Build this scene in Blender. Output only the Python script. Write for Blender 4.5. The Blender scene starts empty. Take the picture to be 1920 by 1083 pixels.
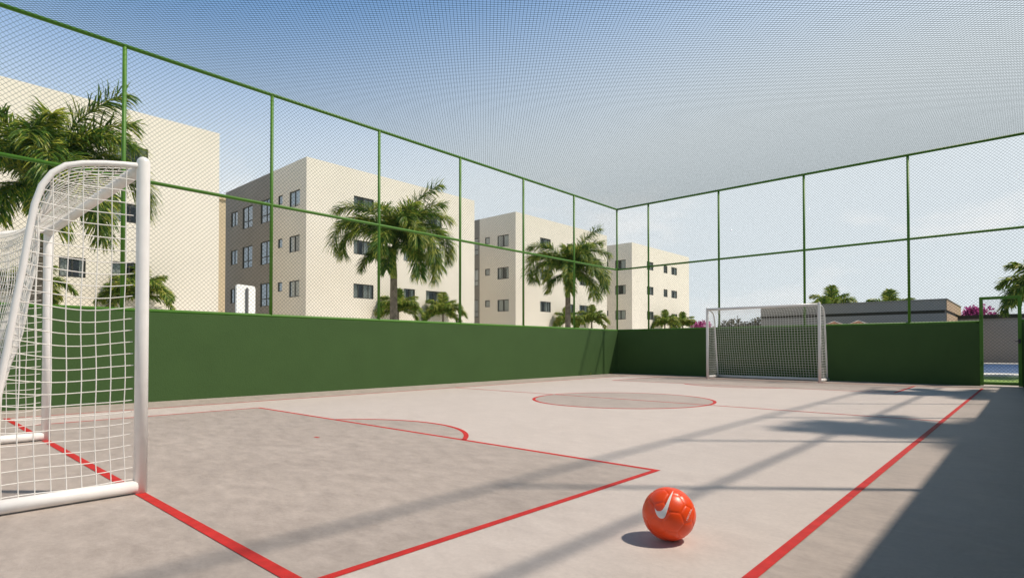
import bpy, math, random
import numpy as np
from mathutils import Vector, Matrix, Quaternion
R = math.radians
SC = bpy.context.scene
COL = SC.collection

# ------------------------------------------------------------------ helpers
class MB:
    """collects shapes, then links them as one mesh object"""
    def __init__(s): s.v = []; s.f = []; s.m = []; s.sm = []
    def quad(s, a, b, c, d, m=0, smooth=False):
        n = len(s.v); s.v += [tuple(a), tuple(b), tuple(c), tuple(d)]
        s.f.append((n, n+1, n+2, n+3)); s.m.append(m); s.sm.append(smooth)
    def poly(s, pts, m=0, smooth=False):
        n = len(s.v); s.v += [tuple(p) for p in pts]
        s.f.append(tuple(range(n, n+len(pts)))); s.m.append(m); s.sm.append(smooth)
    def box(s, x0, x1, y0, y1, z0, z1, m=0):
        n = len(s.v)
        s.v += [(x0,y0,z0),(x1,y0,z0),(x1,y1,z0),(x0,y1,z0),(x0,y0,z1),(x1,y0,z1),(x1,y1,z1),(x0,y1,z1)]
        for q in ((0,3,2,1),(4,5,6,7),(0,1,5,4),(1,2,6,5),(2,3,7,6),(3,0,4,7)):
            s.f.append(tuple(n+i for i in q)); s.m.append(m); s.sm.append(False)
    def cbox(s, x0, x1, y0, y1, z0, z1, c=0.01, m=0):
        """box with chamfered edges"""
        xs, ys, zs = (x0, x1), (y0, y1), (z0, z1)
        def P(i, j, k, ax):
            p = [xs[i], ys[j], zs[k]]
            for a, b in enumerate((i, j, k)):
                if a != ax: p[a] += c if b == 0 else -c
            return tuple(p)
        n = len(s.v); idx = {}
        for i in (0,1):
            for j in (0,1):
                for k in (0,1):
                    for ax in range(3):
                        idx[(i,j,k,ax)] = len(s.v); s.v.append(P(i,j,k,ax))
        def F(l): s.f.append(tuple(l)); s.m.append(m); s.sm.append(False)
        for ax in range(3):
            o = [a for a in range(3) if a != ax]
            for b in (0,1):
                l = []
                for (p, q) in ((0,0),(1,0),(1,1),(0,1)):
                    t = [0,0,0]; t[ax] = b; t[o[0]] = p; t[o[1]] = q
                    l.append(idx[tuple(t)+(ax,)])
                F(l)
        for ax in range(3):
            o = [a for a in range(3) if a != ax]
            for p in (0,1):
                for q in (0,1):
                    t0 = [0,0,0]; t1 = [0,0,0]
                    t0[o[0]] = t1[o[0]] = p; t0[o[1]] = t1[o[1]] = q; t1[ax] = 1
                    F([idx[tuple(t0)+(o[0],)], idx[tuple(t1)+(o[0],)], idx[tuple(t1)+(o[1],)], idx[tuple(t0)+(o[1],)]])
        for i in (0,1):
            for j in (0,1):
                for k in (0,1): F([idx[(i,j,k,a)] for a in range(3)])
    def tube(s, pts, r, n=8, m=0, caps=True, dome=False):
        pts = [Vector(p) for p in pts]
        rs = r if isinstance(r, (list, tuple)) else [r]*len(pts)
        if dome:
            d = (pts[-1]-pts[-2]).normalized(); rr = rs[-1]; base = pts[-1]; rs = list(rs)
            for a in (25, 50, 70, 85):
                pts.append(base + d*rr*math.sin(R(a))); rs.append(rr*math.cos(R(a)))
        L = len(pts); up = None; b0 = len(s.v)
        for i, p in enumerate(pts):
            t = (pts[min(i+1, L-1)] - pts[max(i-1, 0)]).normalized()
            if up is None:
                up = Vector((0,0,1)) if abs(t.z) < .9 else Vector((1,0,0))
            x = (up - t*up.dot(t)).normalized(); up = x; y = t.cross(x)
            for k in range(n):
                a = 2*math.pi*(k+.5)/n
                s.v.append(tuple(p + (x*math.cos(a)+y*math.sin(a))*rs[i]))
        for i in range(L-1):
            for k in range(n):
                a = b0+i*n+k; b = b0+i*n+(k+1) % n
                s.f.append((a, b, b+n, a+n)); s.m.append(m); s.sm.append(n > 4)
        if caps:
            s.f.append(tuple(b0+k for k in range(n))[::-1]); s.m.append(m); s.sm.append(False)
            s.f.append(tuple(b0+(L-1)*n+k for k in range(n))); s.m.append(m); s.sm.append(False)
    def build(s, name, mats, parent=None, loc=None):
        me = bpy.data.meshes.new(name)
        me.from_pydata(s.v, [], s.f)
        if not isinstance(mats, (list, tuple)): mats = [mats]
        for mt in mats: me.materials.append(mt)
        me.polygons.foreach_set('material_index', s.m)
        me.polygons.foreach_set('use_smooth', s.sm)
        me.update()
        return link(name, me, parent, loc)

def link(name, me, parent=None, loc=None):
    o = bpy.data.objects.new(name, me); COL.objects.link(o)
    if parent is not None: o.parent = parent
    if loc is not None: o.location = loc
    return o

def np_mesh(name, verts, faces, mat, parent=None):
    """fast mesh from numpy arrays (all quads)"""
    me = bpy.data.meshes.new(name)
    me.vertices.add(len(verts)); me.vertices.foreach_set('co', verts.astype(np.float32).ravel())
    nf = len(faces)
    me.loops.add(nf*4); me.loops.foreach_set('vertex_index', faces.astype(np.int32).ravel())
    me.polygons.add(nf)
    me.polygons.foreach_set('loop_start', np.arange(nf, dtype=np.int32)*4)
    me.polygons.foreach_set('loop_total', np.full(nf, 4, dtype=np.int32))
    me.materials.append(mat); me.update(calc_edges=True); me.validate()
    return link(name, me, parent)

def empty(name, loc=(0,0,0), rz=0):
    o = bpy.data.objects.new(name, None); COL.objects.link(o)
    o.location = loc; o.rotation_euler = (0,0,rz); o.empty_display_size = .2
    return o

def tag(o, label=None, cat=None, group=None, kind=None):
    if label: o['label'] = label
    if cat: o['category'] = cat
    if group: o['group'] = group
    if kind: o['kind'] = kind
    return o

def copy_tree(o, parent=None):
    c = o.copy(); COL.objects.link(c)
    if parent is not None: c.parent = parent
    for ch in [x for x in COL.objects if x.parent == o]:
        copy_tree(ch, c)
    return c

# ------------------------------------------------------------------ materials
def nodes(name):
    m = bpy.data.materials.new(name); m.use_nodes = True
    nt = m.node_tree; b = nt.nodes['Principled BSDF']
    return m, nt, b
def sock(b, key, val):
    if key in b.inputs: b.inputs[key].default_value = val
def mat(name, col, rough=.6, spec=.4, var=.0, scale=4., bump=0., bscale=60., metal=0.):
    m, nt, b = nodes(name)
    b.inputs['Roughness'].default_value = rough; sock(b, 'Specular IOR Level', spec); b.inputs['Metallic'].default_value = metal
    b.inputs['Base Color'].default_value = (*col, 1)
    if var > 0:
        geo = nt.nodes.new('ShaderNodeNewGeometry')
        n = nt.nodes.new('ShaderNodeTexNoise'); n.inputs['Scale'].default_value = scale; n.inputs['Detail'].default_value = 6
        r = nt.nodes.new('ShaderNodeMapRange'); r.inputs[1].default_value = .3; r.inputs[2].default_value = .7
        r.inputs[3].default_value = 1-var; r.inputs[4].default_value = 1+var
        mx = nt.nodes.new('ShaderNodeVectorMath'); mx.operation = 'SCALE'; mx.inputs[0].default_value = col
        nt.links.new(geo.outputs['Position'], n.inputs['Vector']); nt.links.new(n.outputs['Fac'], r.inputs[0])
        nt.links.new(r.outputs[0], mx.inputs['Scale']); nt.links.new(mx.outputs[0], b.inputs['Base Color'])
    if bump > 0:
        geo2 = nt.nodes.new('ShaderNodeNewGeometry')
        n2 = nt.nodes.new('ShaderNodeTexNoise'); n2.inputs['Scale'].default_value = bscale; n2.inputs['Detail'].default_value = 4
        bp = nt.nodes.new('ShaderNodeBump'); bp.inputs['Strength'].default_value = bump; bp.inputs['Distance'].default_value = .01
        nt.links.new(geo2.outputs['Position'], n2.inputs['Vector']); nt.links.new(n2.outputs['Fac'], bp.inputs['Height'])
        nt.links.new(bp.outputs[0], b.inputs['Normal'])
    return m

def concrete(name, c1, c2, red=False):
    """painted concrete: broad mottling, fine streaks, small specks"""
    m, nt, b = nodes(name); N = nt.nodes.new; L = nt.links.new
    geo = N('ShaderNodeNewGeometry')
    def noise(scale, det, sx=1, sy=1, rot=0):
        mp = N('ShaderNodeMapping'); mp.inputs['Scale'].default_value = (sx, sy, 1); mp.inputs['Rotation'].default_value = (0,0,rot)
        n = N('ShaderNodeTexNoise'); n.inputs['Scale'].default_value = scale; n.inputs['Detail'].default_value = det; n.inputs['Roughness'].default_value = .72
        L(geo.outputs['Position'], mp.inputs[0]); L(mp.outputs[0], n.inputs['Vector']); return n.outputs['Fac']
    def mr(x, a, bb, lo, hi):
        r = N('ShaderNodeMapRange'); r.inputs[1].default_value = a; r.inputs[2].default_value = bb; r.inputs[3].default_value = lo; r.inputs[4].default_value = hi
        L(x, r.inputs[0]); return r.outputs[0]
    def math_(op, a, bb):
        x = N('ShaderNodeMath'); x.operation = op
        for i, q in enumerate((a, bb)):
            if isinstance(q, (int, float)): x.inputs[i].default_value = q
            else: L(q, x.inputs[i])
        return x.outputs[0]
    big = mr(noise(.9, 8), .35, .65, 0, 1)
    med = mr(noise(4.5, 12, 1, 2.0, R(42)), .36, .66, 0, 1)
    fine = mr(noise(38, 6), .3, .7, .93, 1.06)
    spk = mr(noise(26, 3, 1, 3, R(40)), .62, .74, 1, .93)
    k = math_('ADD', math_('MULTIPLY', big, .3), math_('MULTIPLY', med, .7))
    mix = N('ShaderNodeMix'); mix.data_type = 'RGBA'
    mix.inputs[6].default_value = (*c1, 1); mix.inputs[7].default_value = (*c2, 1); L(k, mix.inputs[0])
    sc = N('ShaderNodeVectorMath'); sc.operation = 'SCALE'; L(mix.outputs[2], sc.inputs[0]); L(math_('MULTIPLY', fine, spk), sc.inputs['Scale'])
    L(sc.outputs[0], b.inputs['Base Color'])
    L(mr(med, 0, 1, .5, .68), b.inputs['Roughness']); sock(b, 'Specular IOR Level', .3)
    bp = N('ShaderNodeBump'); bp.inputs['Strength'].default_value = .12; bp.inputs['Distance'].default_value = .01
    L(noise(60, 5), bp.inputs['Height']); L(bp.outputs[0], b.inputs['Normal'])
    return m

def leafmat(name, c1, c2, c3, trans=.35, scale=1.3):
    m, nt, b = nodes(name); N = nt.nodes.new; L = nt.links.new
    geo = N('ShaderNodeNewGeometry'); oi = N('ShaderNodeObjectInfo')
    n = N('ShaderNodeTexNoise'); n.inputs['Scale'].default_value = scale; n.inputs['Detail'].default_value = 3
    L(geo.outputs['Position'], n.inputs['Vector'])
    rp = N('ShaderNodeMapRange'); rp.inputs[1].default_value = .3; rp.inputs[2].default_value = .7
    ad = N('ShaderNodeMath'); ad.operation = 'MULTIPLY_ADD'; ad.inputs[1].default_value = .6; ad.inputs[2].default_value = -.3
    L(geo.outputs['Random Per Island'], ad.inputs[0])
    a2 = N('ShaderNodeMath'); a2.operation = 'ADD'; L(n.outputs['Fac'], a2.inputs[0]); L(ad.outputs[0], a2.inputs[1]); L(a2.outputs[0], rp.inputs[0])
    cr = N('ShaderNodeValToRGB'); e = cr.color_ramp.elements
    e[0].position = 0; e[0].color = (*c1, 1); e[1].position = 1; e[1].color = (*c3, 1)
    x = e.new(.6); x.color = (*c2, 1)
    L(rp.outputs[0], cr.inputs[0]); L(cr.outputs[0], b.inputs['Base Color'])
    b.inputs['Roughness'].default_value = .45; sock(b, 'Specular IOR Level', .35)
    t = N('ShaderNodeBsdfTranslucent'); L(cr.outputs[0], t.inputs['Color'])
    mx = N('ShaderNodeMixShader'); mx.inputs[0].default_value = trans
    L(b.outputs[0], mx.inputs[1]); L(t.outputs[0], mx.inputs[2]); L(mx.outputs[0], nt.nodes['Material Output'].inputs['Surface'])
    return m

def glassmat(name):
    m, nt, b = nodes(name); N = nt.nodes.new; L = nt.links.new
    tr = N('ShaderNodeBsdfTransparent'); tr.inputs[0].default_value = (.72,.78,.78,1)
    gl = N('ShaderNodeBsdfGlossy'); gl.inputs['Roughness'].default_value = .03; gl.inputs[0].default_value = (.62,.68,.74,1)
    lw = N('ShaderNodeLayerWeight'); lw.inputs[0].default_value = .3
    mr = N('ShaderNodeMapRange'); mr.inputs[3].default_value = .06; mr.inputs[4].default_value = .45
    mx = N('ShaderNodeMixShader'); L(lw.outputs['Fresnel'], mr.inputs[0]); L(mr.outputs[0], mx.inputs[0]); L(tr.outputs[0], mx.inputs[1]); L(gl.outputs[0], mx.inputs[2])
    L(mx.outputs[0], nt.nodes['Material Output'].inputs['Surface']); return m

def cordmat(name, col, trans):
    """thin cords that let some light through"""
    m = mat(name, col, .6, .3)
    return m

M = {}
M['court'] = concrete('bare_concrete', (.315,.268,.235), (.475,.413,.367))
M['field'] = concrete('pale_painted_concrete', (.49,.43,.39), (.585,.525,.48))
M['line'] = mat('red_line_paint', (.50,.026,.021), .65, .25, .16, 14, .08, 60)
M['wall'] = mat('green_wall_paint', (.048,.098,.028), .75, .25, .045, 1.7, .25, 45)
M['rail'] = mat('green_pipe_paint', (.072,.195,.020), .5, .35, .05, 5)
M['wire'] = mat('dark_green_wire', (.022,.048,.025), .8, .1)
M['cord'] = mat('dark_green_cord', (.03,.06,.042), 1., .0)
M['white'] = mat('white_tube_paint', (.80,.78,.76), .33, .5, .03, 12)
M['net'] = mat('white_net_cord', (.80,.78,.74), .8, .2)
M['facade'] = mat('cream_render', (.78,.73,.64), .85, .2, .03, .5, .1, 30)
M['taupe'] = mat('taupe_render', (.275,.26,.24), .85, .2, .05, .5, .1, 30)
M['tan'] = mat('tan_render', (.55,.45,.30), .85, .2, .04, .5)
M['dark_room'] = mat('dark_interior', (.03,.032,.03), .9, .1)
M['frame'] = mat('dark_window_frame', (.045,.045,.042), .45, .4)
M['glass'] = glassmat('window_glass')
M['curtain'] = mat('white_curtain', (.60,.58,.54), .9, .1, .12, 14)
M['palm'] = leafmat('palm_leaf', (.05,.115,.018), (.13,.245,.035), (.40,.42,.07), .5, 1.1)
M['palm_small'] = leafmat('young_palm_leaf', (.075,.15,.018), (.17,.28,.035), (.42,.42,.09), .5, 1.6)
M['pink'] = leafmat('pink_blossom', (.30,.04,.16), (.50,.07,.30), (.62,.16,.42), .4, 1.5)
M['olive'] = leafmat('olive_leaf', (.030,.030,.010), (.065,.065,.020), (.12,.105,.04), .25, 1.5)
M['trunk'] = mat('grey_palm_trunk', (.20,.165,.13), .9, .2, .45, 5, .6, 25)
M['shaft'] = mat('green_crownshaft', (.16,.20,.035), .5, .4, .15, 3)
M['brown'] = mat('brown_bark', (.09,.06,.04), .9, .2, .2, 6)
M['grey'] = mat('grey_render', (.30,.275,.25), .85, .2, .04, .8)
M['darkband'] = mat('dark_band', (.035,.028,.022), .6, .3)
M['tanwood'] = mat('tan_wall', (.42,.30,.20), .8, .2, .1, 1.2)
M['tile'] = mat('brown_roof_tile', (.22,.11,.07), .8, .2, .2, 5)
M['paving'] = mat('pale_paving', (.55,.54,.51), .7, .3, .05, 3)
M['water'] = mat('pool_water', (.035,.085,.20), .3, .12, .15, 1.2, .25, 2.2)
M['board'] = mat('white_board_paint', (.82,.83,.81), .5, .3)
M['pole'] = mat('grey_pole_paint', (.13,.13,.135), .45, .4)
M['ball'] = mat('orange_red_leather', (.85,.075,.012), .36, .5, .03, 30)
M['ballwhite'] = mat('white_ball_print', (.80,.78,.75), .4, .4)
M['grass'] = None
m, nt, b = nodes('lawn'); N = nt.nodes.new; L = nt.links.new
geo = N('ShaderNodeNewGeometry'); n = N('ShaderNodeTexNoise'); n.inputs['Scale'].default_value = 9; n.inputs['Detail'].default_value = 8; n.inputs['Roughness'].default_value = .7
L(geo.outputs['Position'], n.inputs['Vector'])
cr = N('ShaderNodeValToRGB'); cr.color_ramp.elements[0].position = .3; cr.color_ramp.elements[0].color = (.07,.14,.018,1)
cr.color_ramp.elements[1].position = .7; cr.color_ramp.elements[1].color = (.19,.30,.045,1)
L(n.outputs['Fac'], cr.inputs[0]); L(cr.outputs[0], b.inputs['Base Color']); b.inputs['Roughness'].default_value = .9
bp = N('ShaderNodeBump'); bp.inputs['Strength'].default_value = .6; L(n.outputs['Fac'], bp.inputs['Height']); L(bp.outputs[0], b.inputs['Normal'])
M['grass'] = m

# ------------------------------------------------------------------ main dimensions
XL, XR = -10.65, .17          # inner faces of the side walls
YN, YE = -2.6, 17.21          # near end of the court, inner face of the end wall
HW, HM, HT = 1.46, 3.60, 5.71 # wall top, middle rail, top rail
GX0, GX1 = -.91, -.17         # gate opening in the end wall
TH = .16                      # wall thickness

# ------------------------------------------------------------------ ground
mb = MB(); mb.quad((-400,-300,-.06),(400,-300,-.06),(400,600,-.06),(-400,600,-.06))
tag(mb.build('ground', M['grass']), kind='structure')
mb = MB(); mb.quad((-75,-40,-.05),(XL-.95,-40,-.05),(XL-.95,110,-.05),(-75,110,-.05))  # unseen pale paving, added to bounce light onto the apartment blocks
tag(mb.build('bounce_paving', M['paving']), kind='structure')
mb = MB(); mb.box(XL-.9, XR+.9, YN-.6, YE+.95, -.3, 0)
tag(mb.build('court_floor', M['court']), kind='structure')

# pale playing field with darker goal areas and centre circle on it
FX0, FX1, FY0, FY1 = -9.47, -.81, 1.068, 16.02
CX = -5.2; CY = 8.52
Z1, Z2, Z3 = .001, .002, .003
mb = MB(); mb.quad((FX0,FY0,Z1),(FX1,FY0,Z1),(FX1,FY1,Z1),(FX0,FY1,Z1))
tag(mb.build('playing_field', M['field']), kind='structure')
BX0, BX1, BD = -8.43, -2.01, 2.69
ARC = 1.45; PS = 1.83
half = math.acos((BD-PS)/ARC)
mb = MB()
mb.quad((BX0,FY0,Z2),(BX1,FY0,Z2),(BX1,FY0+BD,Z2),(BX0,FY0+BD,Z2))
mb.quad((BX0,FY1-BD,Z2),(BX1,FY1-BD,Z2),(BX1,FY1,Z2),(BX0,FY1,Z2))
arc1 = [(CX+ARC*math.sin(a), FY0+PS+ARC*math.cos(a)) for a in np.linspace(-half, half, 49)]
arc2 = [(CX+ARC*math.sin(a), FY1-PS-ARC*math.cos(a)) for a in np.linspace(-half, half, 49)]
mb.poly([(x,y,Z2) for x, y in arc1[::-1]]); mb.poly([(x,y,Z2) for x, y in arc2])
CR = 1.50
mb.poly([(CX+CR*math.cos(a), CY+CR*math.sin(a), Z2) for a in np.linspace(0, 2*math.pi, 97)[:-1]])
tag(mb.build('court_zones', M['court']), kind='structure')

mb = MB()
def strip(x0, y0, x1, y1, w):
    d = Vector((x1-x0, y1-y0)).normalized(); nx, ny = -d.y*w/2, d.x*w/2
    mb.quad((x0+nx,y0+ny,Z3),(x0-nx,y0-ny,Z3),(x1-nx,y1-ny,Z3),(x1+nx,y1+ny,Z3))
def ringarc(cx, cy, r, a0, a1, w, n=96):
    for i in range(n):
        p, q = a0+(a1-a0)*i/n, a0+(a1-a0)*(i+1)/n
        P = lambda rr, a: (cx+rr*math.sin(a), cy+rr*math.cos(a), Z3)
        mb.quad(P(r-w/2,p), P(r+w/2,p), P(r+w/2,q), P(r-w/2,q))
LW = .047
strip(FX0-LW/2, FY0, FX1+LW/2, FY0, .056); strip(FX0-LW/2, FY1, FX1+LW/2, FY1, .05)
for x in (FX0, FX1): strip(x, FY0+.029, x, FY1-.025, LW)
strip(FX0+LW/2, CY+.05, FX1-LW/2, CY+.05, .045)
for y0, y1 in ((FY0, FY0+BD), (FY1, FY1-BD)):
    s = 1 if y1 > y0 else -1
    strip(BX0-LW/2, y1, BX1+LW/2, y1, LW)
    for x in (BX0, BX1): strip(x, y0+s*.029, x, y1-s*LW/2, LW)
mb.v = [(x, y, z) for x, y, z in mb.v]
ringarc(CX, FY0+PS, ARC, -half, half, .05, 60)
ringarc(CX, FY1-PS, ARC, math.pi-half, math.pi+half, .05, 60)
ringarc(CX, CY, CR, 0, 2*math.pi, .052)
strip(CX-.06, FY0+PS, CX+.02, FY0+PS, .03); strip(CX-.06, FY1-PS, CX+.02, FY1-PS, .03)
tag(mb.build('court_lines', M['line']), kind='structure')

# ------------------------------------------------------------------ low walls
def low_wall(label, x0, x1, y0, y1):
    mb = MB(); mb.cbox(x0, x1, y0, y1, -.1, HW, .004)
    return tag(mb.build('low_wall', M['wall']), label, 'wall', 'low green walls round the court')
low_wall('long sunlit green wall behind the near goal, on the left of the court', XL-TH, XL, YN, YE+TH)
low_wall('shaded dark green wall behind the far goal, left of the mesh gate', XL, GX0, YE, YE+TH)
low_wall('narrow end of dark green wall just right of the mesh gate', GX1, XR, YE, YE+TH)
low_wall('green side wall at the right that shades the strip beside the red sideline', XR, XR+TH, YN, YE+TH)

# ------------------------------------------------------------------ fences
A = .0372; WR = .0024
def chainlink(name, O, U, Nn, W, H0, H1, parent, mat_):
    """interlocked zigzag wires: O origin, U horizontal unit, Nn normal"""
    O, U, Nn = map(np.array, (O, U, Nn)); Zv = np.array((0,0,1.))
    nu = int(W/A); nv = int((H1-H0)/A)+1
    i = np.arange(nu)[:,None]; k = np.arange(nv)[None,:]
    sg = np.where((i+k) % 2 == 0, 1., -1.)
    u = (i+.5)*A + sg*A*.47; v = H0 + k*A + 0*i
    off = sg*.0016
    c = O + u[...,None]*U + v[...,None]*Zv + off[...,None]*Nn
    tri = [(0, 1), (.87, -.5), (-.87, -.5)]
    V = np.stack([c + WR*1.25*a*U + WR*b*Nn for a, b in tri], axis=2)
    base = (np.arange(nu)[:,None]*nv + np.arange(nv-1)[None,:])*3
    F = np.stack([np.stack([base+a, base+b, base+3+b, base+3+a], -1) for a, b in ((0,1),(1,2),(2,0))], -2)
    return np_mesh(name, V.reshape(-1,3), F.reshape(-1,4), mat_, parent)
def lattice(name, O, U, V, W, H, r, parent, mat_, p=.0525, sag=None, dz=.0):
    """straight diagonal cords clipped to a W x H rectangle"""
    O, U, V = map(np.array, (O, U, V)); Nn = np.cross(U, V)
    vs, fs = [], []; step = p*math.sqrt(2); nseg = 14 if sag else 1
    for sgn in (1, -1):
        c = -H if sgn == 1 else 0.
        while c < (W if sgn == 1 else W+H):
            # line u = c + sgn*v
            if sgn == 1: v0, v1 = max(0, -c), min(H, W-c)
            else: v0, v1 = max(0, c-W), min(H, c)
            if v1-v0 > .02:
                d = (sgn*U+V)/math.sqrt(2); s_ = np.cross(d, Nn); b0 = len(vs)
                for q in range(nseg+1):
                    v = v0+(v1-v0)*q/nseg; u = c+sgn*v
                    z = sgn*r*.8 + (sag(u, v) if sag else 0)
                    P = O+u*U+v*V+z*Nn
                    for a, b in ((0,1),(.87,-.5),(-.87,-.5)): vs.append(P+r*(a*s_+b*Nn))
                for q in range(nseg):
                    o = b0+q*3
                    for a, b in ((0,1),(1,2),(2,0)): fs.append((o+a,o+b,o+3+b,o+3+a))
            c += step
    return np_mesh(name, np.array(vs), np.array(fs), mat_, parent)

RAD = .033
def fence(label, O, U, Nn, length, posts, skip=None, straight=False, corner_post=None):
    t = empty('fence', O); tag(t, label, 'fence', 'green mesh fences round the court')
    U = Vector(U); Z = Vector((0,0,1))
    P = lambda u, z: U*u+Z*z
    for u in posts:
        mb = MB(); mb.tube([P(u, HW), P(u, HT-.02)], RAD*.94, 12); mb.build('post', M['rail'], t)
    def rail(name, z, r, segs):
        for a, b in segs:
            mb = MB(); mb.tube([P(a, z), P((a+b)/2, z), P(b, z)], r, 12); mb.build(name, M['rail'], t)
    rail('top_rail', HT, RAD, [(0, length)]); rail('middle_rail', HM, RAD*.9, [(0, length)])
    rail('bottom_rail', HW+.025, RAD*1.05, skip or [(0, length)])
    nn = Vector(Nn)*.0
    if straight: lattice('mesh_panel', (0,0,HW+.03), tuple(U), (0,0,1), length, HT-HW-.05, .0022, t, M['wire'])
    else: chainlink('mesh_panel', (0,0,0), tuple(U), Nn, length, HW+.04, HT-.02, t, M['wire'])
    return t
LP = [17.17-2.42*k - YN - (.08 if k else 0) for k in range(0, 9)]
fence('long green mesh fence on the sunlit left wall, in front of the apartment blocks', (XL-.07, YN, 0), (0,1,0), (1,0,0), YE-YN+.07, [17.21-YN+.07]+[y-YN for y in (14.74,12.30,9.86,7.42,4.99,2.585,.16,-2.26)])
ex0 = XL-.07
fence('green mesh fence above the dark end wall behind the far goal', (ex0, YE+.07, 0), (1,0,0), (0,-1,0), XR+.07-ex0, [x-ex0 for x in (-9.5,-7.1,-4.68,-2.27,.155)], skip=[(0, GX0-ex0),(GX1-ex0, XR-ex0)])
fence('green mesh fence along the right side whose rails shade the court floor', (XR+.07, YN, 0), (0,1,0), (-1,0,0), YE-YN+.07, [y-YN for y in (14.74,12.30,9.86,7.42,4.99,2.585,.16,-2.26)], straight=True)

net = empty('overhead_net', (XL-.07, YN, HT)); tag(net, 'dark green overhead net stretched flat across the whole court', 'net')
W_, H_ = XR-XL+.14, YE-YN+.07
sag = lambda u, v: -.05*math.sin(math.pi*min(1,max(0,u/W_)))*math.sin(math.pi*min(1,max(0,v/H_)))
lattice('net_mesh', (0,0,0), (1,0,0), (0,1,0), W_, H_, .0027, net, M['cord'], sag=sag)
# gate
g = empty('gate', (0, YE+.02, 0)); tag(g, 'narrow green mesh gate at the right end of the far wall', 'gate')
mb = MB(); s = .034
mb.cbox(GX0, GX0+2*s, -s, s, .01, 2.06, .005); mb.cbox(GX1-2*s, GX1, -s, s, .01, 2.06, .005)
mb.cbox(GX0+2*s, GX1-2*s, -s, s, 1.995, 2.06, .005); mb.cbox(GX0+2*s, GX1-2*s, -s, s, .03, .095, .005)
mb.build('gate_frame', M['rail'], g)
chainlink('gate_mesh', (GX0+.05,0,0), (1,0,0), (0,-1,0), GX1-GX0-.1, .09, 2.0, g, M['wire'])
for hz in (.45, 1.55):
    mb = MB(); mb.tube([(GX0+.02,-s-.008,hz),(GX0+.02,-s-.008,hz+.1)], .012, 8); mb.build('hinge', M['rail'], g)
mb = MB(); mb.cbox(GX1-.065, GX1-.02, -s-.018, -s, .98, 1.08, .004); mb.tube([(GX1-.045,-s-.02,1.03),(GX1-.045,-s-.05,1.03),(GX1-.12,-s-.05,1.03)], .008, 8); mb.build('latch', M['frame'], g)

# ------------------------------------------------------------------ football goals
GW = 1.475    # half width between post centres
PROF = [(.0,1.99),(.10,1.977),(.2,1.96),(.30,1.936),(.38,1.905),(.44,1.85),(.485,1.77),(.515,1.66),(.535,1.52),(.56,1.32),(.59,1.11),(.625,.84),(.65,.66),(.69,.36),(.735,.05)]
def prof_len():
    L = [0]
    for a, b in zip(PROF, PROF[1:]): L.append(L[-1]+math.hypot(b[0]-a[0], b[1]-a[1]))
    return L
PL = prof_len()
def prof(s):
    for i in range(len(PL)-1):
        if s <= PL[i+1] or i == len(PL)-2:
            t = (s-PL[i])/(PL[i+1]-PL[i]); a, b = PROF[i], PROF[i+1]
            return a[0]+(b[0]-a[0])*t, a[1]+(b[1]-a[1])*t
def q_at_z(z):
    for (q0,z0),(q1,z1) in zip(PROF, PROF[1:]):
        if z1 <= z <= z0: return q0+(q1-q0)*(z0-z)/(z0-z1)
    return PROF[-1][0]
def z_at_q(q):
    for (q0,z0),(q1,z1) in zip(PROF, PROF[1:]):
        if q0 <= q <= q1: return z0+(z1-z0)*(q-q0)/(q1-q0)
    return 0
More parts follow.
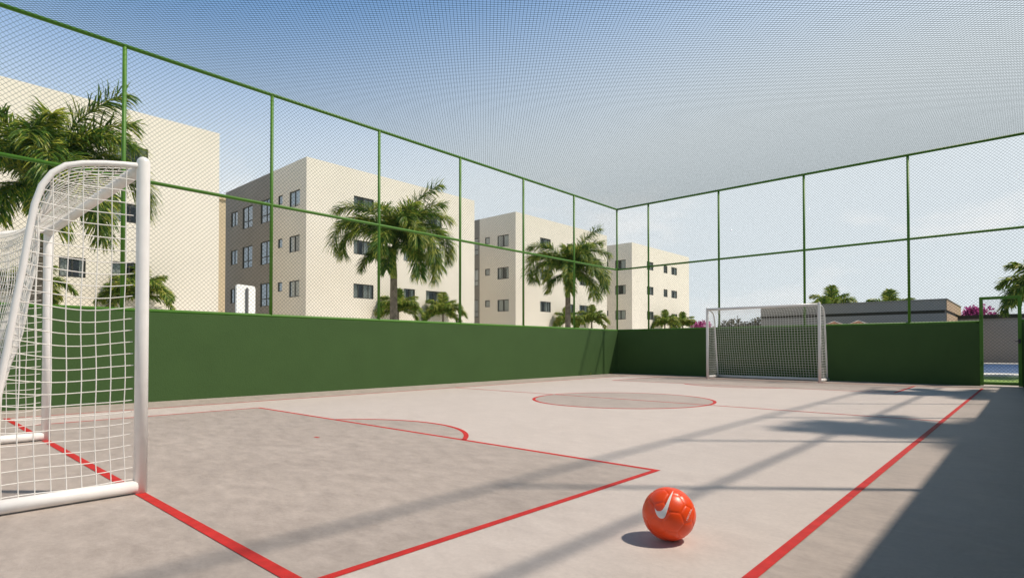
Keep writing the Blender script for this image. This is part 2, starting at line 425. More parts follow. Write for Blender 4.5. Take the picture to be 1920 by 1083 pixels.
def make_goal(loc, rz, label):
    t = empty('football_goal', loc, rz); tag(t, label, 'goal', 'white football goals on the court')
    for sx in (-1, 1):
        mb = MB(); mb.tube([(sx*GW,0,0),(sx*GW,0,1.0),(sx*GW,0,2.01)], .036, 20, dome=True); mb.build('post', M['white'], t)
    mb = MB(); mb.tube([(-GW,0,1.985),(0,0,1.985),(GW,0,1.985)], .0365, 20); mb.build('crossbar', M['white'], t)
    for sx in (-1, 1):
        mb = MB(); mb.tube([(sx*GW,-q,z) for q, z in PROF], .017, 12); mb.build('side_frame', M['white'], t)
        mb = MB(); mb.tube([(sx*GW,-.02,.04),(sx*GW,-.4,.04),(sx*GW,-.80,.04)], .038, 16); mb.build('base_bar', M['white'], t)
    mb = MB(); mb.tube([(-GW,-.76,.04),(0,-.76,.04),(GW,-.76,.04)], .034, 16); mb.build('back_bar', M['white'], t)
    # net
    cell = .0695; cr_ = .0031; mb = MB(); rnd = random.Random(5)
    top = PL[-1]; ns = int(top/cell); nx = int(2*GW/cell)
    def roof(x, s):
        q, z = prof(s); k = 1-abs(x/GW)**2.4; f = s/top
        g_ = min(1, max(0, (f-.10)/.90))
        inw = .18*k*math.sin(math.pi*g_**.75)
        down = .075*k*math.sin(math.pi*min(1, f/.42))
        wob = .006*math.sin(9*x+5*s)+.006*math.sin(4*x-11*s+1)
        return (x, -q+inw+wob*min(1, f*4), z-down-.02*k*g_*(1-g_)+wob*.4)
    for i in range(nx+1):
        x = -GW+.02+(2*GW-.04)*i/nx
        mb.tube([roof(x, .03+(top-.06)*j/(ns)) for j in range(ns+1)], cr_, 5, caps=False)
    for j in range(1, ns+1):
        s = .03+(top-.06)*j/ns
        mb.tube([roof(-GW+.02+(2*GW-.04)*i/nx, s) for i in range(nx+1)], cr_, 5, caps=False)
    def side(sx, q, z):
        qm = max(q_at_z(z), .1); a = min(1, max(0, q/qm)); b = z/2.
        sgx = .045*math.sin(math.pi*a)*math.sin(math.pi*b)
        zz = z-.03*math.sin(math.pi*a)*math.sin(math.pi*min(1,b*1.0))+.004*math.sin(13*q+7*z)
        return (sx*(GW-sgx)+.004*math.sin(11*z+6*q), -q+.004*math.sin(9*z+sx), zz)
    for sx in (-1, 1):
        z = .085
        while z < 1.95:
            q0, q1 = .045, q_at_z(z)-.005; n_ = max(2, int((q1-q0)/.05))
            mb.tube([side(sx, q0+(q1-q0)*i/n_, z) for i in range(n_+1)], cr_, 5, caps=False); z += cell
        q = .085
        while q < .72:
            z1 = z_at_q(q)-.01; n_ = max(2, int((z1-.075)/.07))
            mb.tube([side(sx, q, .075+(z1-.075)*i/n_) for i in range(n_+1)], cr_, 5, caps=False); q += cell
    mb.build('net', M['net'], t)
    return t
make_goal((-5.502, 1.075, Z3), 0, 'near white tubular football goal seen from its side on the left goal line')
far = copy_tree(bpy.data.objects['football_goal'])
far.location = (-5.50, 16.12, Z3); far.rotation_euler = (0,0,math.pi)
tag(far, 'far white football goal facing the camera in front of the dark end wall')

# ------------------------------------------------------------------ ball
BC = Vector((-1.245, 2.445, .1185+Z1)); BR = .1185
Vv = (Vector((0,0,.88))-BC).normalized()
Xr = (-Vv).cross(Vector((0,0,1))).normalized(); Uu = Xr.cross(-Vv).normalized()
ph = (1+5**.5)/2
ico = [Vector(p).normalized() for p in [(0,a,b*ph) for a in (1,-1) for b in (1,-1)]+[(a,b*ph,0) for a in (1,-1) for b in (1,-1)]+[(b*ph,0,a) for a in (1,-1) for b in (1,-1)]]
hexs = []
for i in range(12):
    for j in range(i):
        for k in range(j):
            if min(ico[i].dot(ico[j]), ico[j].dot(ico[k]), ico[i].dot(ico[k])) > .4:
                hexs.append((ico[i]+ico[j]+ico[k]).normalized())
# turn the pattern so that one hexagon lies right and above the middle as seen in the photograph
h0 = hexs[0]
want = (Xr*.23+Uu*.41+Vv*.88).normalized()
q1 = h0.rotation_difference(want); q2 = Quaternion(want, R(8))
allc = [q2 @ (q1 @ c) for c in ico] + [q2 @ (q1 @ c) for c in hexs]
Cn = np.array([tuple(c) for c in allc]); Rn = np.array([2.32744]*12+[2.26728]*20)/2.47802
import bmesh
bm = bmesh.new(); bmesh.ops.create_icosphere(bm, subdivisions=6, radius=1)
for v in bm.verts:
    n_ = v.co.normalized(); d = np.sort(Cn @ np.array(n_) / Rn)
    w = (d[-1]-d[-2])
    k = math.exp(-(w/.020)**2)
    puff = min(1, w/.16)
    v.co = n_*BR*(1-.024*k+.006*puff)
for f in bm.faces: f.smooth = True
me = bpy.data.meshes.new('ball'); bm.to_mesh(me); bm.free(); me.materials.append(M['ball'])
ball = link('football', me, None, BC); tag(ball, 'shiny orange red football with a white curved mark on the bare concrete', 'ball')
def on_ball(px, py, r=1.006):
    """pixel-like offsets on the visible disc (unit = ball radius) to a point on the ball"""
    rr = min(.985, math.hypot(px, py))
    return (Xr*px+Uu*py+Vv*math.sqrt(1-rr*rr))*BR*r
def patch(mb, rows):
    """rows: pairs of points (left, right) down a mark, filled with a fine grid that follows the ball"""
    nw = 8; grid = []
    for (a, b_) in rows:
        grid.append([on_ball(a[0]+(b_[0]-a[0])*i/nw, a[1]+(b_[1]-a[1])*i/nw) for i in range(nw+1)])
    for r0, r1 in zip(grid, grid[1:]):
        for i in range(nw): mb.quad(r0[i], r0[i+1], r1[i+1], r1[i], 0, True)
def interp(pts, n):
    """smooth Catmull-Rom through pts"""
    out = []; P = [pts[0]]+list(pts)+[pts[-1]]
    for i in range(1, len(P)-2):
        for k in range(n):
            t = k/n; p0, p1, p2, p3 = P[i-1], P[i], P[i+1], P[i+2]
            out.append(tuple(.5*((2*p1[a])+(-p0[a]+p2[a])*t+(2*p0[a]-5*p1[a]+4*p2[a]-p3[a])*t*t+(-p0[a]+3*p1[a]-3*p2[a]+p3[a])*t**3) for a in (0,1)))
    out.append(pts[-1]); return out
cv = lambda x, y: ((x-488)/434, (515-y)/437)
inner = [cv(*p) for p in ((264,432),(285,470),(322,487),(368,477),(405,440),(445,365),(500,245),(566,130))]
outer = [cv(*p) for p in ((264,432),(283,510),(318,572),(368,598),(418,580),(452,505),(505,330),(566,130))]
mb = MB(); patch(mb, list(zip(interp(inner, 6), interp(outer, 6))))
mb.build('curved_mark', M['ballwhite'], ball)
fc = bpy.data.curves.new('lettering', 'FONT'); fc.body = 'MERCURIAL'; fc.size = 1; fc.align_x = 'CENTER'; fc.align_y = 'CENTER'; fc.space_character = .95
fo = bpy.data.objects.new('lettering_source', fc); COL.objects.link(fo)
bpy.context.view_layer.update()
tm = bpy.data.meshes.new_from_object(fo.evaluated_get(bpy.context.evaluated_depsgraph_get()))
COL.objects.unlink(fo); bpy.data.objects.remove(fo)
xs = [v.co.x for v in tm.vertices]; wd = max(xs)-min(xs)
p0, p1 = cv(765, 600), cv(848, 412)
dv = Vector((p1[0]-p0[0], p1[1]-p0[1])); ln = dv.length; dn = dv/ln; pn = Vector((-dn.y, dn.x)); mid = Vector(((p0[0]+p1[0])/2, (p0[1]+p1[1])/2))
for v in tm.vertices:
    q = mid + dn*(v.co.x/wd*ln) + pn*(v.co.y/wd*ln*.85)
    v.co = on_ball(q.x, q.y, 1.007)
tm.materials.clear(); tm.materials.append(M['ballwhite'])
link('lettering', tm, ball)

# ------------------------------------------------------------------ apartment blocks
BXF, BDEP, BLEN, BH = -31.87, 11.85, 13.87, 12.25
WIN_X = []   # windows of the sunny face: (y0, y1, z0, z1, style)
for z in (4.05, 6.85, 9.65):
    WIN_X += [(3.22,4.72,z,z+.92,'w4'), (7.15,8.12,z,z+.9,'w2'), (9.1,10.56,z,z+.9,'w2')]
WIN_Y = []   # windows of the end face, x measured back from the corner
for z in (4.0, 6.75, 9.5):
    WIN_Y += [(.78,2.1,z-.02,z+.98,'w2'), (3.0,3.6,z+.43,z+1.02,'w1'), (4.45,6.1,z-.40,z+1.12,'tall'), (7.32,8.92,z-.38,z+1.12,'tall'), (9.75,10.9,z+.06,z+1.1,'w2')]
FD = .09
def holes_face(mb, length, H, wins, P, mfun, roomm, depth=.75):
    """face in (u, z) with window openings, reveals and dark rooms behind; P(u, z, d) gives the point d behind the face"""
    us = sorted({0, length, *[w[0] for w in wins], *[w[1] for w in wins], 4.27 if length < 12.5 else 0})
    zs = sorted({0, H, *[w[2] for w in wins], *[w[3] for w in wins]})
    for u0, u1 in zip(us, us[1:]):
        for z0, z1 in zip(zs, zs[1:]):
            um, zm = (u0+u1)/2, (z0+z1)/2
            if any(w[0] < um < w[1] and w[2] < zm < w[3] for w in wins): continue
            mb.quad(P(u0,z0,0), P(u1,z0,0), P(u1,z1,0), P(u0,z1,0), mfun(um))
    for w in wins:
        u0, u1, z0, z1 = w[:4]; mi = mfun((u0+u1)/2)
        for a, b in (((u0,z0),(u1,z0)), ((u1,z0),(u1,z1)), ((u1,z1),(u0,z1)), ((u0,z1),(u0,z0))):
            mb.quad(P(*a,0), P(*b,0), P(*b,depth), P(*a,depth), mi)
        mb.quad(P(u0,z0,depth), P(u1,z0,depth), P(u1,z1,depth), P(u0,z1,depth), roomm)
def bar(mb, P, u0, u1, z0, z1, d0, d1):
    c = [P(u,z,d) for d in (d0,d1) for (u,z) in ((u0,z0),(u1,z0),(u1,z1),(u0,z1))]
    n = len(mb.v); mb.v += [tuple(x) for x in c]
    for q in ((0,1,2,3),(7,6,5,4),(0,4,5,1),(1,5,6,2),(2,6,7,3),(3,7,4,0)):
        mb.f.append(tuple(n+i for i in q)); mb.m.append(0); mb.sm.append(False)
rw = random.Random(11)
def window(parent, P, w):
    u0, u1, z0, z1, st = w; t = .05; d0, d1 = FD-.05, FD
    mb = MB()
    bar(mb,P,u0,u1,z0,z0+t,d0,d1); bar(mb,P,u0,u1,z1-t,z1,d0,d1)
    bar(mb,P,u0,u0+t,z0+t,z1-t,d0,d1); bar(mb,P,u1-t,u1,z0+t,z1-t,d0,d1)
    mul = {'w4':3, 'w2':1, 'w1':0, 'tall':1}[st]
    for k in range(mul):
        um = u0+(u1-u0)*(k+1)/(mul+1); bar(mb,P,um-.028,um+.028,z0+t,z1-t,d0+.004,d1-.004)
    if st == 'tall':
        zm = z0+(z1-z0)*.33; bar(mb,P,u0+t,u1-t,zm-.03,zm+.03,d0+.008,d1-.008)
    fr = mb.build('window', M['frame'], parent)
    mb = MB(); mb.quad(P(u0+t,z0+t,FD-.02), P(u1-t,z0+t,FD-.02), P(u1-t,z1-t,FD-.02), P(u0+t,z1-t,FD-.02)); mb.build('pane', M['glass'], fr)
    # curtains: folded cloth behind part of the panes
    if st == 'w4': spans = rw.choice([[(0,.24),(.5,1)], [(0,.26),(.52,1)]])
    elif st == 'w1': spans = []
    elif st == 'tall': spans = rw.choice([[], [(0,.3)], []])
    else: spans = rw.choice([[(0,.48)], [(0,.5)], [(0,.46),(.54,1)], [(0,.3),(.8,1)]])
    for a, b in spans:
        mb = MB()
        ua, ub = u0+.03+(u1-u0-.06)*a, u0+.03+(u1-u0-.06)*b; n_ = max(6, int((ub-ua)/.035))
        pts = [(ua+(ub-ua)*i/n_, FD+.09+.022*math.sin(i*1.9)+.01*math.sin(i*.7)) for i in range(n_+1)]
        base = len(mb.v)
        for p, dp in pts: mb.v += [tuple(P(p,z0+.02,dp)), tuple(P(p,z1-.01,dp))]
        for i in range(n_):
            mb.f.append((2*i,2*i+2,2*i+3,2*i+1)); mb.m.append(0); mb.sm.append(True)
        mb.build('curtain', M['curtain'], fr)
def make_block(y0, label):
    t = empty('apartment_block', (BXF, y0, 0)); tag(t, label, 'building', 'cream apartment blocks in a row')
    mb = MB()
    PX = lambda u, z, d: (-d, u, z)
    PY = lambda u, z, d: (-u, d, z)
    holes_face(mb, BLEN, BH, WIN_X, PX, lambda u: 0, 2)
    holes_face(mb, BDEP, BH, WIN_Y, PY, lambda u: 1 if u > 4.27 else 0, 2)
    mb.quad((-BDEP,BLEN,0),(0,BLEN,0),(0,BLEN,BH),(-BDEP,BLEN,BH)); mb.quad((-BDEP,0,0),(-BDEP,BLEN,0),(-BDEP,BLEN,BH),(-BDEP,0,BH))
    e = .18
    for a, b, c, d in (((0,0),(0,BLEN),(-e,BLEN-e),(-e,e)), ((0,BLEN),(-BDEP,BLEN),(-BDEP+e,BLEN-e),(-e,BLEN-e)), ((-BDEP,BLEN),(-BDEP,0),(-BDEP+e,e),(-BDEP+e,BLEN-e)), ((-BDEP,0),(0,0),(-e,e),(-BDEP+e,e))):
        mb.quad((*a,BH),(*b,BH),(*c,BH),(*d,BH))
        mb.quad((*d,BH),(*c,BH),(*c,BH-.4),(*d,BH-.4))
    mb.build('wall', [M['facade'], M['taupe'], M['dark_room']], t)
    mb = MB(); mb.quad((-e,e,BH-.4),(-e,BLEN-e,BH-.4),(-BDEP+e,BLEN-e,BH-.4),(-BDEP+e,e,BH-.4)); mb.build('roof', M['grey'], t)
    for w in WIN_X: window(t, PX, w)
    for w in WIN_Y: window(t, PY, w)
    return t
blk = make_block(-1.86, 'cream apartment block nearest the camera, behind the near goal at the left')
for y0, lab in ((16.94, 'cream apartment block with a wide shaded end wall, second from the near goal'),
                (35.58, 'cream apartment block third from the near goal, showing between two tall palms'),
                (54.37, 'smallest cream apartment block, the farthest, beyond the corner of the fence')):
    c = copy_tree(blk); c.location = (BXF, y0, 0); c['label'] = lab
mb = MB(); mb.box(-80,-62,14,34,-.1,16.2, 0)
t = empty('far_building', (0,0,0)); tag(t, 'tan building glimpsed in the gap between the two nearest apartment blocks', 'building')
o = mb.build('wall', M['tan'], t)
mb = MB(); mb.box(-80.2,-61.85,13.85,34.15,16.2,16.5); mb.build('roof_edge', M['tan'], t)

# ------------------------------------------------------------------ palms
def frond(mb, base, az, elev, L, droop, nl, ll, wl, rnd, m_leaf=0, plume=35, rr=.022, tip=.35, hang=.5):
    """a feather frond: arched rachis with many narrow drooping leaflets; az/elev/droop in degrees"""
    n = 18; pts = [Vector(base)]; a = R(az); tw = rnd.uniform(-8, 8)
    dirs = []
    for i in range(n):
        t = i/(n-1); e = R(elev-droop*(t**1.35)); aa = a+R(tw)*t
        d = Vector((math.cos(aa)*math.cos(e), math.sin(aa)*math.cos(e), math.sin(e))); dirs.append(d)
        pts.append(pts[-1]+d*L/n)
    mb.tube(pts, [rr*(1-.85*i/n) for i in range(n+1)], 4, m_leaf)
    for i in range(nl):
        t = .10+.90*(i+.5)/nl; f = t*n; k = min(n-1, int(f)); p = pts[k].lerp(pts[k+1], f-k); d = dirs[k]
        side0 = d.cross(Vector((0,0,1)))
        if side0.length < .05: side0 = Vector((math.sin(a), -math.cos(a), 0))
        side0.normalize(); upv = side0.cross(d).normalized()
        env = min(1, .35+t*2.6)*min(1, (1-t)*2.6+tip)
        for s in (-1, 1):
            l = ll*env*rnd.uniform(.8, 1.12)
            el = R(rnd.uniform(-plume*.6, plume)); fw = R(rnd.uniform(32, 55))
            dd = (side0*s*math.cos(el)+upv*math.sin(el))*math.cos(fw)+d*math.sin(fw)
            dd.normalize(); w = wl*rnd.uniform(.8, 1.2)
            wv = dd.cross(upv if abs(dd.dot(upv)) < .9 else d).normalized()
            wv = (wv+upv*rnd.uniform(-.6,.6)).normalized()
            q = p.copy(); prev = None
            for j, (frac, ww) in enumerate(((0,.5),(.33,1),(.4,.72),(.27,.06))):
                q = q+dd*l*frac
                cur = (q-wv*w*ww*.5, q+wv*w*ww*.5)
                if prev: mb.quad(prev[0], prev[1], cur[1], cur[0], m_leaf)
                prev = cur
                dd = (dd+Vector((0,0,-hang*(.35+.5*j)))).normalized()
    return pts
def trunk_mesh(h, r0, r1, rings=True, lean=(0,0)):
    mb = MB(); pts = []; rs = []; n = int(h/.09)
    for i in range(n+1):
        t = i/n; pts.append((lean[0]*t*t, lean[1]*t*t, h*t-.1*(1-t)))
        r = r0+(r1-r0)*t+(.25*r0*max(0, 1-t*9))
        rs.append(r*(1.035 if (i % 2 == 0 and rings) else .975))
    mb.tube(pts, rs, 14); return mb

def big_palm_meshes():
    rnd = random.Random(3)
    tk = trunk_mesh(5.2, .265, .215)
    sh = MB(); sh.tube([(0,0,5.18),(0,0,5.35),(0,0,5.8),(0,0,6.4),(0,0,7.1),(0,0,7.5)], [.215,.23,.20,.15,.11,.05], 14)
    mb = MB(); H = 7.15
    # azimuth 0 = to the right in the photograph, -90 = towards the viewer
    F = [(4,70,5.3,42,1.15),(1,62,4.6,52,1.1),(174,70,5.0,104,1.1),(168,58,4.4,96,1.05),(186,56,5.9,166,1.15),(194,44,4.8,150,1.1),(-10,66,4.8,108,1.1),(8,50,5.5,146,1.1),(14,38,5.0,128,1.1),
         (-80,62,4.2,118,1.05),(-48,34,5.2,132,1.15),(-32,20,4.8,116,1.15),(150,64,4.2,104,1.0),(92,64,4.2,104,1.0),(62,50,4.4,124,1.0),(118,44,4.4,126,1.0),
         (-58,72,3.9,88,1.0),(-112,68,3.9,92,1.0),(44,74,4.2,84,1.0),(-62,4,4.4,96,1.15),(-100,-6,3.2,78,.95),(-25,-4,4.0,86,1.1),(200,-8,2.8,70,.9),(-65,46,4.6,132,1.1),(-100,36,4.2,126,1.0),(24,60,4.6,112,1.0),(178,40,4.6,132,1.0)]
    for az, el, L_, dr, lm in F:
        frond(mb, (0.05*math.cos(R(az)), .05*math.sin(R(az)), H+.25*math.sin(R(el))), az+rnd.uniform(-6,6), el+2, L_*.93, dr, 165, 1.0*lm, .056, rnd, plume=62, rr=.045, hang=.40, tip=.62)
    return tk, sh, mb
tk, sh, cr_m = big_palm_meshes()
palm = empty('palm_tree', (-26.3, 19.19, .09), R(53.9)); palm.scale = (.891,)*3
tag(palm, 'tall feathery palm in front of the second cream apartment block', 'palm tree', 'tall palms along the apartment blocks')
tk.build('trunk', M['trunk'], palm); sh.build('crownshaft', M['shaft'], palm); cr_m.build('crown', M['palm'], palm)
for (x, y, rz, s, lab) in ((-26.3, 35.36, R(52), .891, 'tall feathery palm in front of the third cream apartment block'),
                           (-26.3, 3.76, R(62), .915, 'tall feathery palm behind the near goal, the largest in view')):
    c = copy_tree(palm); c.location = (x, y, .09); c.rotation_euler = (0,0,rz); c.scale = (s,)*3; c['label'] = lab

def small_palm(seed):
    rnd = random.Random(seed); mb = MB(); H = 3.2
    F = [(0,50,1.9,130),(185,48,1.9,135),(-40,62,1.8,112),(-140,62,1.7,112),(-90,66,1.6,100),(60,60,1.7,112),(130,62,1.8,112),(95,40,1.6,130),
         (20,72,1.7,78),(160,72,1.7,84),(15,24,1.75,118),(172,22,1.7,118),(80,84,1.55,14),(-20,44,2.0,125),(205,40,2.0,130),(35,52,1.9,120),]
    for az, el, L_, dr in F:
        tight = 88 == el
        frond(mb, (0,0,H), az+rnd.uniform(-12,12), el+rnd.uniform(-5,5), L_*rnd.uniform(.92,1.08), dr*.95, 85, (.26 if tight else .58), .062, rnd, plume=46, rr=.028, hang=.42)
    return trunk_mesh(3.3, .11, .07), mb
tk2, cm2 = small_palm(8)
sp = empty('young_palm', (-30.9, 8.1, 0), R(60))
SPG = 'young palms along the foot of the apartment blocks'
tag(sp, 'young palm seen partly behind the near goal post, by the nearest block', 'palm tree', SPG)
tk2.build('trunk', M['trunk'], sp); cm2.build('crown', M['palm_small'], sp)
tk3, cm3 = small_palm(21)
sp2 = empty('young_palm', (-30.9, 22.9, 0), R(53))
tag(sp2, 'young palm standing behind the trunk of the palm at the second block', 'palm tree', SPG)
tk3.build('trunk', M['trunk'], sp2); cm3.build('crown', M['palm_small'], sp2)
for src, x, y, rz, s, lab in ((sp, -30.9, 26.8, R(70), 1., 'young palm on its own at the right end of the second block'),
                          (sp, -30.9, 4.1, R(20), 1., 'young palm framed by the net of the near goal'),
                          (sp2, -30.9, 41.4, R(60), .95, 'young palm left of the tall palm trunk at the third block'),
                          (sp, -30.9, 45.3, R(48), 1.03, 'young palm right of the tall palm trunk at the third block'),
                          (sp, -30.9, 59.9, R(40), 1.08, 'young palm at the farthest block, left one of the pair'),
                          (sp2, -30.9, 64.4, R(35), 1.08, 'young palm at the farthest block, right one of the pair')):
    c = copy_tree(src); c.location = (x, y, 0); c.rotation_euler = (0,0,rz); c.scale = (s,)*3; c['label'] = lab
# palms beyond the low grey building and beside the gate
RG = 'palms beyond the end wall'
for src, x, y, z, rz, s, lab in ((sp, -12.2, 50., -1.05, R(10), 1.25, 'palm top over the grey roof nearest the end of the goal crossbar'),
                          (sp2, -11.0, 49., -1.2, R(80), 1.12, 'palm top over the grey roof, in the middle of the left clump'),
                          (sp, -9.7, 49., -.95, R(150), 1.05, 'low palm top at the right end of the clump over the grey roof'),
                          (sp2, -7.7, 50., -1., R(30), 1.3, 'lone palm top rising above the middle of the grey roof'),
                          (sp, -13.0, 56., -.35, R(30), 1.4, 'pale hazy palm top behind the clump over the grey roof'),
                          (sp, .45, 24.5, -.3, R(35), .92, 'dark palm with drooping fronds beyond the gate')):
    c = copy_tree(src); c.location = (x, y, z-.05); c.rotation_euler = (0,0,rz); c.scale = (s,)*3; tag(c, lab, 'palm tree', RG)
# slender palms just outside the right fence, whose crowns shade the court floor
for x, y, hz, lab in ((2.75, 10.3, 6.0, 'slender palm outside the right fence, casting the nearer crown shadow'), (2.3, 16.6, 6.0, 'slender palm outside the right fence, casting the farther crown shadow')):
    t = empty('slender_palm', (x, y, 0), R(30)); tag(t, lab, 'palm tree', 'slender palms outside the right fence')
    trunk_mesh(hz-.2, .13, .10).build('trunk', M['trunk'], t)
    o = link('crown', bpy.data.objects['crown'].data, t, (0,0,hz-7.15*.46)); o.scale = (.46,)*3

# ------------------------------------------------------------------ blossom tree, shrubs
def clump(parent, name, m, blobs, n, size, seed):
    rnd = random.Random(seed); mb = MB()
    for _ in range(n):
        cx, cy, cz, r = rnd.choice(blobs)
        d = Vector((rnd.gauss(0,1), rnd.gauss(0,1), rnd.gauss(0,1))).normalized(); rr = r*rnd.uniform(.45,1.08)
        p = Vector((cx,cy,cz))+d*rr; s = size*rnd.uniform(.6,1.4)
        a = Vector((rnd.gauss(0,1), rnd.gauss(0,1), rnd.gauss(0,1))).normalized(); b_ = a.cross(d).normalized() if abs(a.dot(d)) < .95 else a.orthogonal().normalized()
        a = b_.cross(a).normalized()
        mb.poly([p-a*s*.5, p-b_*s*.28+a*s*.1, p+a*s*.55, p+b_*s*.28+a*s*.1])
    return mb.build(name, m, parent)
def blobtree(name, loc, label, cat, m, blobs, n, size, seed, trunk_h, group=None):
    t = empty(name, loc); tag(t, label, cat, group)
    mb = MB(); mb.tube([(0,0,-.1),(.05,0,trunk_h*.5),(0,.03,trunk_h)], [.14,.10,.07], 8)
    for cx, cy, cz, r in blobs: mb.tube([(0,.03,trunk_h*.9),(cx*.5,cy*.5,(trunk_h+cz)*.5),(cx,cy,cz)], [.07,.045,.02], 6)
    mb.build('trunk', M['brown'], t); clump(t, 'crown', m, blobs, n, size, seed); return t
PKB = [(-.7,0,2.6,.75),(.2,.2,3.1,.75),(.8,-.1,2.6,.7),(0,-.3,2.4,.8),(-.3,.1,3.2,.5),(1.2,.1,2.1,.55),(-1.2,0,2.1,.6)]
blobtree('blossom_tree', (-26.6,60,.1), 'pink blossom tree beyond the far wall beside the farthest apartment block', 'tree', M['pink'], PKB, 2600, .2, 1, 1.9, 'pink blossom trees')
blobtree('blossom_tree', (-2.75,50,-.05), 'pink blossom tree between the tan wall end and the gate', 'tree', M['pink'], [(a*1.05,b_,c+.05,d) for a,b_,c,d in PKB], 3000, .2, 2, 1.9, 'pink blossom trees')
for i, x in enumerate((-18.0,-17.3,-16.6,-15.9,-15.3,-14.7)):
    blobtree('shrub', (x,45+.3*(i % 2),0), ['brownish shrub, the leftmost of the row seen through the far goal net','brownish shrub second from the left in the row behind the far goal','brownish shrub third from the left in the row behind the far goal','brownish shrub third from the grey building in the row behind the far goal','brownish shrub second from the grey building in the row behind the far goal','brownish shrub touching the left end of the grey building'][i], 'shrub', M['olive'],
             [(0,0,2.55+.25*math.sin(i*2.1),.55),(-.35,.1,2.2,.5),(.35,-.1,2.25,.5),(0,-.3,1.7,.6),(.2,.2,1.2,.6)], 900, .2, 30+i, 1.4, 'shrubs behind the far goal')

# ------------------------------------------------------------------ low grey building, garden wall, pool
t = empty('low_building', (-12.9, 38, 0)); tag(t, 'long low grey building with a dark band beyond the end wall', 'building')
Wd = 12.9-3.37
mb = MB(); mb.box(0,Wd,0,8.2,-.1,2.73); mb.box(.06,Wd-.06,.06,8.14,2.73,2.9,1); mb.box(0,Wd,0,8.2,2.9,3.46)
# tan end wall panels stand a little proud of the end
mb.box(Wd,Wd+.03,.02,8.18,-.1,2.73,2); mb.box(Wd,Wd+.03,.02,8.18,2.9,3.46,2)
mb.build('wall', [M['grey'], M['darkband'], M['tanwood']], t)
mb = MB(); mb.box(-.05,Wd+.06,-.05,8.25,3.46,3.5); mb.build('roof', M['grey'], t)
mb = MB(); mb.cbox(-3.6,9,44,44.2,-.1,2.62,.005); mb.box(-3.65,9.05,43.93,44.27,2.62,2.84,1)
t = tag(mb.build('garden_wall', [M['grey'], M['darkband']]), 'tall grey wall with a dark cap behind the pool, seen through the gate', 'wall')
# pool with pale coping
mb = MB(); mb.quad((-9,26.3,-.03),(9,26.3,-.03),(9,41.2,-.03),(-9,41.2,-.03)); tag(mb.build('pool_water', M['water']), kind='structure')
mb = MB(); mb.box(-10,10,24.4,26.3,-.2,0); mb.box(-10,10,41.2,44,-.2,.02); mb.box(-10,-9,26.3,41.2,-.2,0); mb.box(9,10,26.3,41.2,-.2,0)
tag(mb.build('pool_deck', M['paving']), kind='structure')
for x, lab in ((-6.16,'small kiosk with brown tiled roof peeking over the end wall beside the far goal'), (-5.27,'small brown tiled kiosk roof over the end wall, the one farther from the goal')):
    t = empty('kiosk', (x, 27, 0)); tag(t, lab, 'kiosk', 'tiled kiosks behind the end wall')
    mb = MB(); ap = (0,0,2.0); e = .42; z = 1.8
    cs = [(-e,-e,z),(e,-e,z),(e,e,z),(-e,e,z)]
    for a, b_ in zip(cs, cs[1:]+cs[:1]): mb.poly([a, b_, ap])
    mb.quad(*cs[::-1])
    mb.build('roof', M['tile'], t)
    mb = MB()
    for c_ in cs: mb.tube([c_, ap], .012, 6)
    mb.build('roof_ridge', M['paving'], t)
    for sx in (-1,1):
        for sy in (-1,1):
            mb = MB(); mb.tube([(sx*.34,sy*.34,-.06),(sx*.34,sy*.34,1.82)], .03, 8); mb.build('post', M['brown'], t)
# white board on a pole beyond the left fence
t = empty('backboard', (-20.3, 8.55, 0), R(22.9)); tag(t, 'white rounded board on a grey pole beyond the left fence', 'board')
mb = MB(); hw, z0, z1, r_, th = .425, 1.3, 3.06, .10, .03
out = []
for cx, cz, a0 in ((hw-r_, z1-r_, 0), (-hw+r_, z1-r_, 90), (-hw+r_, z0+r_, 180), (hw-r_, z0+r_, 270)):
    for k in range(7): a = R(a0+15*k); out.append((cx+r_*math.cos(a), cz+r_*math.sin(a)))
mb.poly([(th, x, z) for x, z in out]); mb.poly([(-th, x, z) for x, z in out[::-1]])
for (a, c_), (b_, d_) in zip(out, out[1:]+out[:1]): mb.quad((-th,a,c_),(-th,b_,d_),(th,b_,d_),(th,a,c_))
mb.build('panel', M['board'], t)
mb = MB(); mb.tube([(th+.05,0,-.1),(th+.05,0,1.5),(th+.05,0,2.93)], .044, 14, dome=True); mb.build('pole', M['pole'], t)

# small weeds at the foot of the left wall near the corner
def weed(x, y, s, lab, seed):
    rnd = random.Random(seed); t = empty('weed', (x, y, 0)); tag(t, lab, 'plant', 'weeds at the foot of the left wall'); mb = MB()
    for k in range(9):
        a = rnd.uniform(-80,80); p = Vector((0,rnd.uniform(-.02,.02),0)); d = Vector((abs(math.cos(R(a)))*.4, math.sin(R(a))*.5, 1)).normalized(); l = s*rnd.uniform(.5,1); w = Vector((-.3,1,0)).normalized()*.012
        q1, q2 = p+d*l*.6, p+d*l+Vector((0,0,-.15*l))
        mb.quad(p-w*.4,p+w*.4,q1+w,q1-w); mb.poly([q1-w,q1+w,q2])
    mb.build('leaves', M['palm_small'], t)
weed(XL+.02, 15.5, .13, 'small weed growing at the foot of the left wall near the corner', 1)
weed(XL+.02, 16.75, .11, 'tiny weed right in the far left corner of the court', 2)

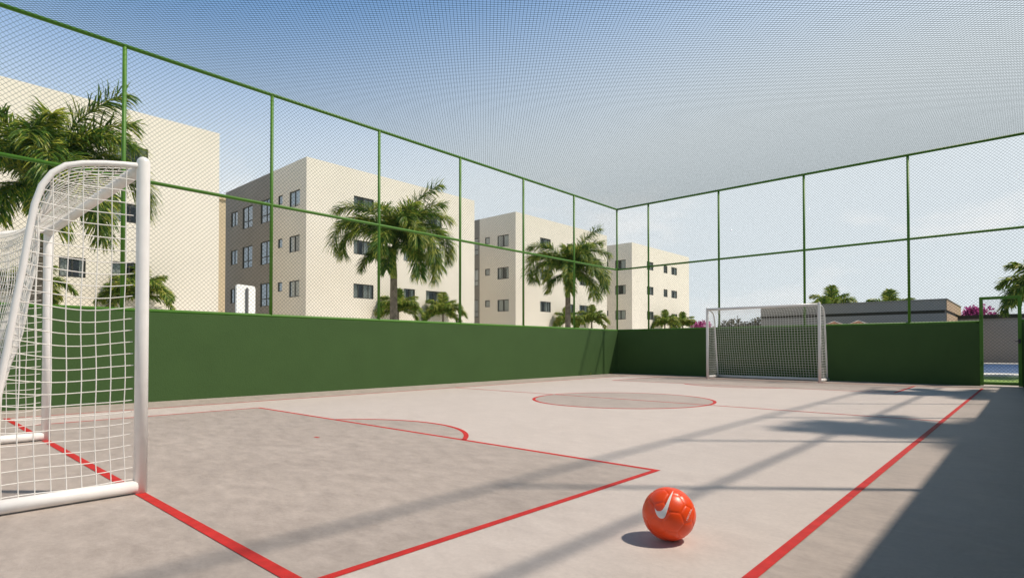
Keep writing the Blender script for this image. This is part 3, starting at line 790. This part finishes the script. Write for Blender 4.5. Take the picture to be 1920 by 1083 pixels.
# ------------------------------------------------------------------ light, sky, camera
AZ = Vector((.765, .644)); EL = R(57.5)
S = Vector((AZ.x*math.cos(EL), AZ.y*math.cos(EL), math.sin(EL))).normalized()
ld = bpy.data.lights.new('sun', 'SUN'); ld.energy = 5.0; ld.angle = R(1.8); ld.color = (1, .885, .76)
lo = bpy.data.objects.new('sun', ld); COL.objects.link(lo); lo.rotation_mode = 'QUATERNION'; lo.rotation_quaternion = (-S).to_track_quat('-Z', 'Y'); lo.location = S*60
w = bpy.data.worlds.new('World'); SC.world = w; w.use_nodes = True
nt = w.node_tree; N = nt.nodes.new; L = nt.links.new; bg = nt.nodes['Background']
sky = N('ShaderNodeTexSky'); sky.sky_type = 'NISHITA'; sky.sun_disc = False; sky.sun_elevation = EL; sky.sun_rotation = math.atan2(AZ.x, AZ.y)
sky.altitude = 50; sky.air_density = 1.0; sky.dust_density = 1.6; sky.ozone_density = 1.6
tc = N('ShaderNodeTexCoord'); sp_ = N('ShaderNodeSeparateXYZ'); L(tc.outputs['Generated'], sp_.inputs[0])
def mth(op, a, b_=None):
    x = N('ShaderNodeMath'); x.operation = op
    for i, q in enumerate((a, b_)):
        if q is None: continue
        if isinstance(q, (int, float)): x.inputs[i].default_value = q
        else: L(q, x.inputs[i])
    return x.outputs[0]
def mrange(x, a, b_, c, d):
    r = N('ShaderNodeMapRange'); r.interpolation_type = 'SMOOTHSTEP'
    for i, q in enumerate((a, b_, c, d)): r.inputs[i+1].default_value = q
    L(x, r.inputs[0]); return r.outputs[0]
mp = N('ShaderNodeMapping'); mp.inputs['Scale'].default_value = (1, 1, 2.6); mp.inputs['Location'].default_value = (.35,.1,.2); L(tc.outputs['Generated'], mp.inputs[0])
cn = N('ShaderNodeTexNoise'); cn.inputs['Scale'].default_value = 3.6; cn.inputs['Detail'].default_value = 9; cn.inputs['Roughness'].default_value = .55; L(mp.outputs[0], cn.inputs['Vector'])
cl = mrange(cn.outputs['Fac'], .5, .68, 0, 1)
band = mth('MULTIPLY', mrange(sp_.outputs['Z'], .02, .12, .25, 1), mrange(sp_.outputs['Z'], .16, .36, 1, 0))
fac = mth('MULTIPLY', mth('MULTIPLY', cl, band), .75)
def cmix(f, a, b_):
    x = N('ShaderNodeMix'); x.data_type = 'RGBA'
    for i, q in ((0, f), (6, a), (7, b_)):
        if isinstance(q, tuple): x.inputs[i].default_value = q
        elif isinstance(q, (int, float)): x.inputs[i].default_value = q
        else: L(q, x.inputs[i])
    return x.outputs[2]
tint = N('ShaderNodeVectorMath'); tint.operation = 'MULTIPLY'; L(sky.outputs[0], tint.inputs[0]); tint.inputs[1].default_value = (.98, 1.56, 1.85)
# pale moisture haze that thickens towards the horizon and towards the sun's side
dt = N('ShaderNodeVectorMath'); dt.operation = 'DOT_PRODUCT'; L(tc.outputs['Generated'], dt.inputs[0]); dt.inputs[1].default_value = (AZ.x, AZ.y, 0)
side = mrange(dt.outputs['Value'], -.7, .7, .0, .19)
hz = mth('SUBTRACT', sp_.outputs['Z'], side)
hazef = mrange(hz, .17, .54, 1, 0)
hazy = cmix(mth('MULTIPLY', hazef, .97), tint.outputs[0], (7.35, 7.95, 8.3, 1))
deep = N('ShaderNodeVectorMath'); deep.operation = 'SCALE'; L(hazy, deep.inputs[0]); L(mrange(sp_.outputs['Z'], .47, .80, 1, .25), deep.inputs['Scale'])
out_ = cmix(fac, deep.outputs[0], (9.2, 9.2, 9.1, 1))
L(out_, bg.inputs[0]); bg.inputs[1].default_value = .1

cam = bpy.data.cameras.new('camera'); cam.sensor_width = 36; cam.lens = 1075.48/1920*36; cam.shift_y = (635.3-541.5)/1920
cam.clip_start = .02; cam.clip_end = 2000
co = bpy.data.objects.new('camera', cam); COL.objects.link(co); co.location = (0,0,.88); co.rotation_euler = (R(90.879), 0, R(42.212))
SC.camera = co
SC.view_settings.view_transform = 'Standard'; SC.view_settings.look = 'None'; SC.view_settings.exposure = .12; SC.view_settings.gamma = 1
SC.cycles.max_bounces = 8; SC.cycles.transparent_max_bounces = 12
